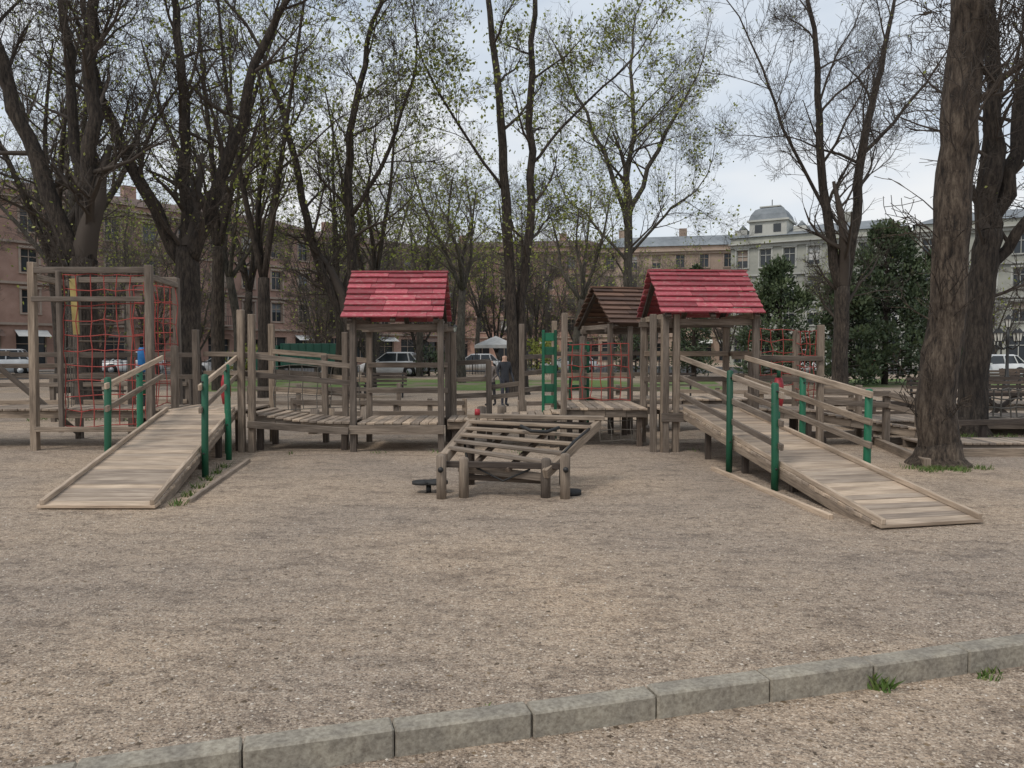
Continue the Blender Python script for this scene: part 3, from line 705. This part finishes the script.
# ------------------------------------------------------------------ buildings
def building(name, p0, p1, floors, fh, bay, wallk, trimk, roofk, depth=14, gf=4.2, ww=1.25, wh=1.9, attic=1.0, shop=True, balc=True, pitch=2.2):
    p0,p1=V((*p0,0)),V((*p1,0)); d=p1-p0; Ln=d.length; E=empty(name,p0,math.atan2(d.y,d.x))
    nb=max(2,int(Ln/bay)); bw=Ln/nb; w=MB(); tr=MB(); gl=MB()
    H=gf+floors*fh+attic
    def q(x0,x1,z0,z1,y=0,k=wallk,mb=w): mb.add([(x0,y,z0),(x1,y,z0),(x1,y,z1),(x0,y,z1)],[(0,1,2,3)],k)
    zb=0
    for fl in range(floors+1):
        h=gf if fl==0 else fh
        for i in range(nb):
            x0=i*bw; cx=x0+bw/2
            if fl==0 and shop: W_,s,t_=bw*.68,.35,3.2
            else: W_,s,t_=ww,.9,.9+wh
            a,b=cx-W_/2,cx+W_/2; t_=min(t_,h-.35)
            q(x0,a,zb,zb+h); q(b,x0+bw,zb,zb+h); q(a,b,zb,zb+s); q(a,b,zb+t_,zb+h)
            dp=.28
            w.add([(a,0,zb+s),(b,0,zb+s),(b,dp,zb+s),(a,dp,zb+s),(a,0,zb+t_),(b,0,zb+t_),(b,dp,zb+t_),(a,dp,zb+t_)],[(0,1,2,3),(7,6,5,4),(0,3,7,4),(2,1,5,6)],trimk)
            gl.add([(a,dp,zb+s),(b,dp,zb+s),(b,dp,zb+t_),(a,dp,zb+t_)],[(0,1,2,3)],'glass')
            if fl>0 and R.random()<.4:
                hh=rnd(.3,1)*(t_-s); gl.add([(a,dp-.01,zb+t_-hh),(b,dp-.01,zb+t_-hh),(b,dp-.01,zb+t_),(a,dp-.01,zb+t_)],[(0,1,2,3)],R.choice(['canvas','pinktrim','roofg']))
            fy=dp-.05
            tr.beam((cx,fy,zb+s),(cx,fy,zb+t_),.07,.05,trimk,up=(0,1,0)); tr.beam((a,fy-.03,zb+s+(t_-s)*.68),(b,fy-.03,zb+s+(t_-s)*.68),.05,.07,trimk)
            tr.beam((a,fy,zb+s),(a,fy,zb+t_),.1,.05,trimk,up=(0,1,0)); tr.beam((b,fy,zb+s),(b,fy,zb+t_),.1,.05,trimk,up=(0,1,0))
            if fl>0:
                tr.beam((a-.2,-.07,zb+s-.1),(b+.2,-.07,zb+s-.1),.16,.12,trimk); tr.beam((a-.22,-.08,zb+t_+.18),(b+.22,-.08,zb+t_+.18),.18,.2,trimk)
                for xx in (a-.12,b+.12): tr.beam((xx,-.04,zb+s-.03),(xx,-.04,zb+t_+.07),.16,.075,trimk,up=(0,1,0))
                if balc and fl in (1,2) and i%4==1:
                    tr.beam((a-.4,-.5,zb+.25),(b+.4,-.5,zb+.25),1.0,.14,trimk); tr.beam((a-.4,-.97,zb+1.2),(b+.4,-.97,zb+1.2),.05,.05,'iron')
                    for u in range(9): xx=a-.4+(b-a+.8)*u/8; tr.beam((xx,-.97,zb+.3),(xx,-.97,zb+1.2),.03,.03,'iron',up=(0,1,0))
            elif shop and i%3!=0:
                zz=zb+3.1; tr.add([(a-.1,-.02,zz+.35),(b+.1,-.02,zz+.35),(b+.1,-1.0,zz-.2),(a-.1,-1.0,zz-.2)],[(0,3,2,1)],R.choice(['brown','roofr','canvas','roofg','roofr']))
        zb+=h
        tr.beam((0,-.12,zb-.05),(Ln,-.12,zb-.05),.26,.2 if fl<floors else .35,trimk)
        if fl==floors: tr.beam((-.2,-.3,zb+.22),(Ln+.2,-.3,zb+.22),.66,.16,trimk)
    q(0,Ln,zb,H)
    w.add([(0,0,0),(0,depth,0),(0,depth,H),(0,0,H),(Ln,0,0),(Ln,depth,0),(Ln,depth,H),(Ln,0,H)],[(0,3,2,1),(4,5,6,7),(1,2,6,5)],wallk)
    w.obj('walls',E); tr.obj('trim_and_awnings',E); gl.obj('windows',E)
    r=MB(); o=.25
    r.add([(-o,-o,H),(Ln+o,-o,H),(Ln+o,depth+o,H),(-o,depth+o,H),(3,4,H+pitch),(Ln-3,4,H+pitch),(Ln-3,depth-4,H+pitch),(3,depth-4,H+pitch)],[(0,1,5,4),(1,2,6,5),(2,3,7,6),(3,0,4,7),(4,5,6,7)],roofk)
    for i in range(int(Ln/9)):
        xx=4+i*9+rnd(-1,1); r.beam((xx,5,H+.3),(xx,5,H+pitch+1.3),1.2,.8,wallk,up=(0,1,0))
    r.obj('roof',E)
    return E,H
building('brick_apartment_building',(-59,43),(-22,87),3,3.4,3.2,'pink','pinktrim','roofr',attic=.8,gf=4.0,pitch=1.5)
building('brick_apartment_building',(-21.6,87.5),(-7,105),3,3.3,3.4,'pink','pinktrim','roofr',attic=.8,gf=3.8,pitch=1.5)
building('stucco_apartment_building',(-14,128),(15,124),4,3.4,3.3,'pink','pinktrim','roofr',gf=4,pitch=1.5)
building('stucco_apartment_building',(13.2,118),(37,113),4,3.1,3.1,'beige','pinktrim','roofg',gf=4,pitch=2)
E,H=building('cream_palace_building',(26,92),(42,82.5),3,3.4,2.6,'cream','creamtrim','roofg',gf=3.8,pitch=1.5,wh=2.0)
def turret(E,x,y,w,z,h):
    t=MB(); t.box((x,y,z+h*.2),(w,w,h*.4),'creamtrim'); t.box((x,y,z+h*.42),(w*1.12,w*1.12,h*.05),'creamtrim')
    zz=z+h*.445; a=w/2+.1
    pr=[(a,zz),(a*.9,zz+h*.16),(a*.72,zz+h*.3),(a*.5,zz+h*.36)]
    vs=[];fs=[]
    for s,zq in pr: vs+=[(x-s,y-s,zq),(x+s,y-s,zq),(x+s,y+s,zq),(x-s,y+s,zq)]
    for i in range(len(pr)-1):
        for j in range(4): k=(j+1)%4; fs.append((i*4+j,i*4+k,i*4+4+k,i*4+4+j))
    fs.append(tuple(range(len(vs)-4,len(vs)))); t.add(vs,fs,'roofg')
    t.box((x,y,zz+h*.39),(w*.56,w*.56,.14),'creamtrim'); t.beam((x,y,zz+h*.4),(x,y,zz+h*.62),.08,.08,'iron',up=(0,1,0))
    for u in (-.25,.25): t.box((x+u*w,y-w/2-.02,z+h*.2),(w*.2,.06,h*.22),'glass')
    for sx in (-1,1): t.box((x+sx*w*.8,y,z+h*.12),(w*.35,w*.5,h*.24),'creamtrim'); t.tube([(x+sx*w*.8,y,z+h*.24),(x+sx*w*.8,y,z+h*.42)],[w*.16,.04],8,'roofg')
    t.obj('turret',E)
turret(E,4.2,2.2,4.2,H+.1,4.2)
building('cream_palace_building',(42.6,82),(90,56),3,3.4,2.7,'cream','creamtrim','roofg',gf=3.8,pitch=1.5)
# ------------------------------------------------------------------ vehicles
def car(loc, rot, paint, suv=0):
    E=empty('parked_car',loc,rot); b=MB()
    st=[(-2.12,.45,.30,.55),(-2.05,.70,.24,.70),(-1.75,.82,.2,.80),(-1.0,.86,.18,.92),(0,.87,.18,.95),(.9,.87,.18,.96),(1.6,.85,.2,.97),(2.0,.78,.25,.92),(2.1,.6,.35,.75)]
    vs=[];fs=[]
    for x,w,z0,z1 in st:
        z1+=suv*.15
        vs+=[(x,-w*.85,z0),(x,-w,z0+.12),(x,-w,(z0+z1)/2),(x,-w*.93,z1-.05),(x,-w*.8,z1),(x,w*.8,z1),(x,w*.93,z1-.05),(x,w,(z0+z1)/2),(x,w,z0+.12),(x,w*.85,z0)]
    n=10
    for i in range(len(st)-1):
        for j in range(n): k=(j+1)%n; fs.append((i*n+j,i*n+k,i*n+n+k,i*n+n+j))
    fs+= [tuple(range(n)),tuple(range(len(vs)-n,len(vs)))[::-1]]
    b.add(vs,fs,paint,smooth=True); b.obj('body',E)
    g=MB(); z0=.90+suv*.15; z1=1.40+suv*.35
    B=[(-1.05,-.74,z0),(1.85,-.74,z0),(1.85,.74,z0),(-1.05,.74,z0)]; T=[(-.30,-.58,z1),(1.35,-.58,z1),(1.35,.58,z1),(-.30,.58,z1)]
    g.add(B+T,[(0,1,5,4),(1,2,6,5),(2,3,7,6),(3,0,4,7)],'glass'); g.obj('windows',E)
    r=MB()
    r.add([(-.36,-.6,z1-.02),(1.4,-.6,z1-.02),(1.4,.6,z1-.02),(-.36,.6,z1-.02),(-.2,-.5,z1+.06),(1.2,-.5,z1+.06),(1.2,.5,z1+.06),(-.2,.5,z1+.06)],[(0,1,5,4),(1,2,6,5),(2,3,7,6),(3,0,4,7),(4,5,6,7),(3,2,1,0)],paint)
    for s in (-1,1):
        for a,c in (((-1.05,.74*s,z0),(-.30,.59*s,z1)),((1.85,.74*s,z0),(1.35,.59*s,z1)),((.45,.75*s,z0),(.45,.6*s,z1)),((1.3,.75*s,z0),(1.15,.6*s,z1))): r.beam(a,c,.07,.05,paint)
        r.box((-.75,.93*s,z0+.03),(.14,.16,.12),paint)
    r.obj('roof_and_pillars',E)
    w=MB()
    for x in (-1.32,1.32):
        for s in (-1,1):
            w.tube([(x,s*.68,.33),(x,s*.885,.33)],.33,18,'rubber'); w.tube([(x,s*.885,.33),(x,s*.90,.33)],.19,12,'silver')
            w.tube([(x,s*.60,.36),(x,s*.875,.36)],.40,18,'iron')
    w.obj('wheels',E)
    l=MB()
    for s in (-1,1): l.box((-2.06,.55*s,.62),(.08,.26,.14),'lampglass'); l.box((2.06,.6*s,.75),(.08,.2,.16),'redpaint')
    l.box((-2.12,0,.4),(.03,.5,.12),'iron'); l.obj('lights',E)
sd=math.atan2(37,31)
car((-7.9,51.0,0),math.radians(-6),'white',.4); car((-31,61,0),sd,'white'); car((-35.5,53.5,0),sd-.5,'silver',1); car((-38.5,49,0),sd,'white')
car((-27.5,56,0),sd-.6,'white',.5); car((27.2,44,0),math.radians(12),'white'); car((29.5,50,0),math.radians(10),'silver'); car((22.5,58,0),math.radians(170),'white',1); car((-3.0,62,0),math.radians(4),'white'); car((4.5,60,0),0,'silver'); car((-19.5,52,0),sd-.7,'silver')
E=empty('green_truck',(-12.6,46.0,0),math.radians(5)); b=MB()
b.box((.7,0,1.45),(3.4,2.0,1.3),'tgreen'); b.box((.4,0,.72),(5.0,1.1,.16),'iron')
for i in range(8): b.box((-.9+i*.45,-1.02,1.45),(.06,.05,1.3),'tgreen')
b.obj('cargo_box',E,.03); b=MB()
vs=[(-2.6,0,.5),(-2.6,0,1.2),(-2.2,0,1.95),(-1.15,0,2.0),(-1.15,0,.5)]
b.add([(x,-.95,z) for x,_,z in vs]+[(x,.95,z) for x,_,z in vs],[(0,1,2,3,4)[::-1],(5,6,7,8,9)]+[(i,(i+1)%5,(i+1)%5+5,i+5) for i in range(5)],'tgreen')
b.add([(-2.42,-.965,1.3),(-1.5,-.965,1.3),(-1.5,-.965,1.82),(-2.15,-.965,1.82)],[(0,1,2,3)],'glass'); b.add([(-2.575,-.8,1.27),(-2.575,.8,1.27),(-2.25,.8,1.88),(-2.25,-.8,1.88)],[(0,3,2,1)],'glass'); b.obj('cab',E)
b=MB()
for x in (-1.9,1.5):
    for s in (-1,1): b.tube([(x,s*.7,.42),(x,s*.98,.42)],.42,18,'rubber'); b.tube([(x,s*.98,.42),(x,s*1.0,.42)],.2,12,'silver')
b.obj('wheels',E)
# ------------------------------------------------------------------ lamps, fence, tent
def lamp(x,y,h,arms=4):
    E=empty('street_lamp',(x,y,0)); p=MB()
    p.tube([(0,0,-.02),(0,0,.25),(0,0,.3),(0,0,.7),(0,0,.75),(0,0,h*.75),(0,0,h*.78),(0,0,h)],[.17,.16,.1,.09,.06,.045,.06,.03],12,'iron')
    for i in range(arms):
        a=6.283*i/arms+.4; c,s=math.cos(a)*.42,math.sin(a)*.42
        p.tube([(0,0,h*.72),(c*.5,s*.5,h*.68),(c,s,h*.74),(c,s,h*.8)],.026,6,'iron')
    p.obj('pole',E); l=MB()
    for i in range(arms+1):
        a=6.283*i/arms+.4; c,s,z=(math.cos(a)*.42,math.sin(a)*.42,h*.8) if i<arms else (0,0,h)
        l.tube([(c,s,z),(c,s,z+.28)],[.07,.12],6,'lampglass',smooth=False); l.tube([(c,s,z+.28),(c,s,z+.4),(c,s,z+.46)],[.16,.06,.015],6,'iron',smooth=False)
        l.tube([(c,s,z-.03),(c,s,z)],[.05,.085],6,'iron',smooth=False)
        for u in range(6):
            aa=6.283*u/6; l.beam((c+math.cos(aa)*.072,s+math.sin(aa)*.072,z),(c+math.cos(aa)*.123,s+math.sin(aa)*.123,z+.28),.022,.022,'iron')
    l.obj('lanterns',E)
lamp(18.0,28,2.5); lamp(25.3,50,2.3); lamp(-3.4,46,2.8,3); lamp(33,52,2.6)
def ironfence(pts,h=1.15,name='iron_fence'):
    f=MB()
    for a,b in zip(pts[:-1],pts[1:]):
        a,b=V((*a,0)),V((*b,0)); n=int((b-a).length/.22)
        for z in (.18,h-.15): f.beam(a+V((0,0,z)),b+V((0,0,z)),.03,.04,'iron')
        for i in range(n+1):
            q=a.lerp(b,i/n); f.beam(q,q+V((0,0,h if i%10 else h+.15)),.02 if i%10 else .07,.02 if i%10 else .07,'iron',up=(0,1,0))
    f.obj(name)
ironfence([(-24,45),(-7,56.5),(12,50)]); ironfence([(16,51),(34,56)])
E=empty('market_tent',(-1.2,57,0)); t=MB()
t.add([(-1.5,-1.5,2.1),(1.5,-1.5,2.1),(1.5,1.5,2.1),(-1.5,1.5,2.1),(0,0,2.8)],[(0,1,4),(1,2,4),(2,3,4),(3,0,4)],'canvas')
for a,b_ in (((-1.5,-1.5),(1.5,-1.5)),((1.5,-1.5),(1.5,1.5)),((-1.5,-1.5),(-1.5,1.5))): t.beam((*a,2.0),(*b_,2.0),.02,.25,'canvas')
for x in (-1.45,1.45):
    for y in (-1.45,1.45): t.beam((x,y,0),(x,y,2.1),.05,.05,'iron',up=(0,1,0))
t.obj('canopy',E)
def bench(x,y,rot):
    E=empty('park_bench',(x,y,0),rot); t=MB()
    for i in range(4): t.beam((-.8,-.2+i*.11,.45),(.8,-.2+i*.11,.45),.09,.035,'wooddark')
    for i in range(3): t.beam((-.8,.24+i*.03,.58+i*.12),(.8,.24+i*.03,.58+i*.12),.03,.09,'wooddark')
    t.obj('slats',E); t=MB()
    for s in (-.65,.65): t.beam((s,-.18,0),(s,-.18,.43),.05,.05,'iron',up=(0,1,0)); t.beam((s,.2,0),(s,.32,.88),.05,.05,'iron',up=(1,0,0)); t.beam((s,-.2,.41),(s,.2,.41),.05,.04,'iron')
    t.obj('legs',E)
bench(16.5,29.5,0); bench(20,31,.2); bench(-4.5,27,.1); bench(5.6,27,-.2); bench(22.5,34,0); bench(12.2,22,.1); bench(14.4,22.4,.1)
# ------------------------------------------------------------------ people
def clothes(name, top, bot, hair, H, skin=(.5,.33,.25)):
    m,nt,b,N,L=nmat(name); sx=N.new('ShaderNodeSeparateXYZ'); L.new(coords(nt),sx.inputs[0])
    z=mul(nt,sx.outputs['Z'],1/H)
    r=N.new('ShaderNodeValToRGB'); r.color_ramp.interpolation='CONSTANT'; e=r.color_ramp.elements
    while len(e)<5: e.new(.5)
    for i,(p,c) in enumerate([(0,(.02,.02,.02)),(.045,bot),(.5,top),(.835,skin),(.95,hair)]): e[i].position=p; e[i].color=(*c,1)
    L.new(z,r.inputs['Fac']); n=noise(nt,coords(nt),25,3); c=mix(nt,1.0,r.outputs['Color'],ramp(nt,n,[(.3,(.75,.75,.75)),(.7,(1.15,1.15,1.15))]),'MULTIPLY')
    L.new(c,b.inputs['Base Color']); b.inputs['Roughness'].default_value=.85; return m
M['hairm']=speck('skin',(.4,.25,.18),(.48,.3,.22),20,.7,0)
def person(x,y,rot,H,top,bot,hair,arm=0.0):
    E=empty('standing_person',(x,y,0),rot); k=H/1.75
    vs=[];rad=[];ed=[]
    def v(p,r,par=None):
        vs.append(V(p)*k); rad.append(r*k)
        if par is not None: ed.append((par,len(vs)-1))
        return len(vs)-1
    pel=v((0,0,.95),.15); bl=v((0,0,1.12),.13,pel); ch=v((0,0,1.32),.155,bl); nk=v((0,0,1.47),.065,ch); hd=v((0,-.01,1.56),.085,nk); h2=v((0,-.01,1.66),.095,hd)
    for s in (-1,1):
        hp=v((s*.09,0,.88),.095,pel); kn_=v((s*.11,-.02+.05*s,.5),.062,hp); an=v((s*.11,.03+.08*s,.08),.042,kn_); v((s*.12,-.13+.08*s,.035),.038,an)
        sh=v((s*.18,0,1.40),.065,ch); el=v((s*.25,.03,1.12),.045,sh); wr=v((s*.24,-.05-arm*.15,.88+arm*.2),.03,el); pm=v((s*.235,-.08-arm*.2,.80+arm*.22),.032,wr)
        for j in range(4): v((s*(.21+.016*j),-.10-arm*.24,.72+.006*abs(j-1.5)+arm*.2),.009,pm)
        v((s*.20,-.12-arm*.2,.78+arm*.22),.01,pm)
    me=bpy.data.meshes.new('body'); me.from_pydata(vs,ed,[]); ob=bpy.data.objects.new('body',me); S.collection.objects.link(ob); ob.parent=E
    ob.modifiers.new('skin','SKIN')
    if not me.skin_vertices:
        bpy.context.view_layer.objects.active=ob; bpy.ops.mesh.customdata_skin_add()
    sk=me.skin_vertices[0].data
    for i,r in enumerate(rad): sk[i].radius=(r,r*(.72 if i in (0,1,2) else 1))
    sk[0].use_root=True
    sb=ob.modifiers.new('sub','SUBSURF'); sb.levels=2; sb.render_levels=2
    me.materials.append(clothes('clothes',top,bot,hair,H))
    f=MB()
    f.tube([V((0,-.095,1.64))*k,V((0,-.125,1.61))*k],[.008*k,.016*k],6,'hairm')
    for s in (-1,1): f.tube([V((s*.035,-.09,1.65))*k,V((s*.035,-.102,1.65))*k],.009*k,6,'rubber')
    f.obj('face',E)
person(-.22,22.6,.5,1.58,(.03,.033,.04),(.04,.042,.055),(.03,.02,.015),.4)
person(-.62,22.9,-.6,1.42,(.14,.12,.11),(.03,.03,.035),(.05,.03,.02),.8)
person(25.0,43,.5,1.72,(.03,.03,.03),(.05,.05,.07),(.02,.02,.02))
person(20.6,44,1.8,1.68,(.25,.05,.05),(.03,.03,.05),(.04,.02,.02))
# ------------------------------------------------------------------ world, light, camera
w=bpy.data.worlds.new('World'); S.world=w; w.use_nodes=True; nt=w.node_tree; N=nt.nodes; L=nt.links
bg=N['Background']; sk=N.new('ShaderNodeTexSky'); sk.sky_type='NISHITA'; sk.sun_disc=False; sk.sun_elevation=math.radians(52); sk.sun_rotation=math.radians(-140); sk.dust_density=3; sk.air_density=1.2
tc=N.new('ShaderNodeTexCoord'); mp=N.new('ShaderNodeMapping'); mp.inputs['Scale'].default_value=(1.2,1.2,3.2); L.new(tc.outputs['Generated'],mp.inputs['Vector'])
n=noise(nt,mp.outputs['Vector'],1.6,4,.55)
cl=ramp(nt,n,[(.36,(4.5,5.2,6.1)),(.5,(6.1,6.6,7.2)),(.64,(7.7,7.7,7.7))])
cc=mix(nt,.88,sk.outputs['Color'],cl); L.new(cc,bg.inputs['Color']); bg.inputs['Strength'].default_value=.125
sn=bpy.data.lights.new('sun','SUN'); sn.energy=1.5; sn.angle=math.radians(14); sn.color=(1,.93,.85)
so=bpy.data.objects.new('sun',sn); S.collection.objects.link(so)
el,az=math.radians(52),math.radians(-140)
dirv=V((math.sin(az)*math.cos(el),math.cos(az)*math.cos(el),math.sin(el)))
so.rotation_euler=dirv.to_track_quat('Z','Y').to_euler(); so.location=(0,0,30)
S.view_settings.view_transform='Standard'; S.view_settings.look='None'; S.view_settings.exposure=0
cam=bpy.data.cameras.new('camera'); co=bpy.data.objects.new('camera',cam); S.collection.objects.link(co); S.camera=co
cam.sensor_width=36; cam.lens=36*770/1024; cam.clip_end=3000; cam.clip_start=.05
co.location=(0,0,1.6); co.rotation_euler=(math.radians(90-2.38),0,0)
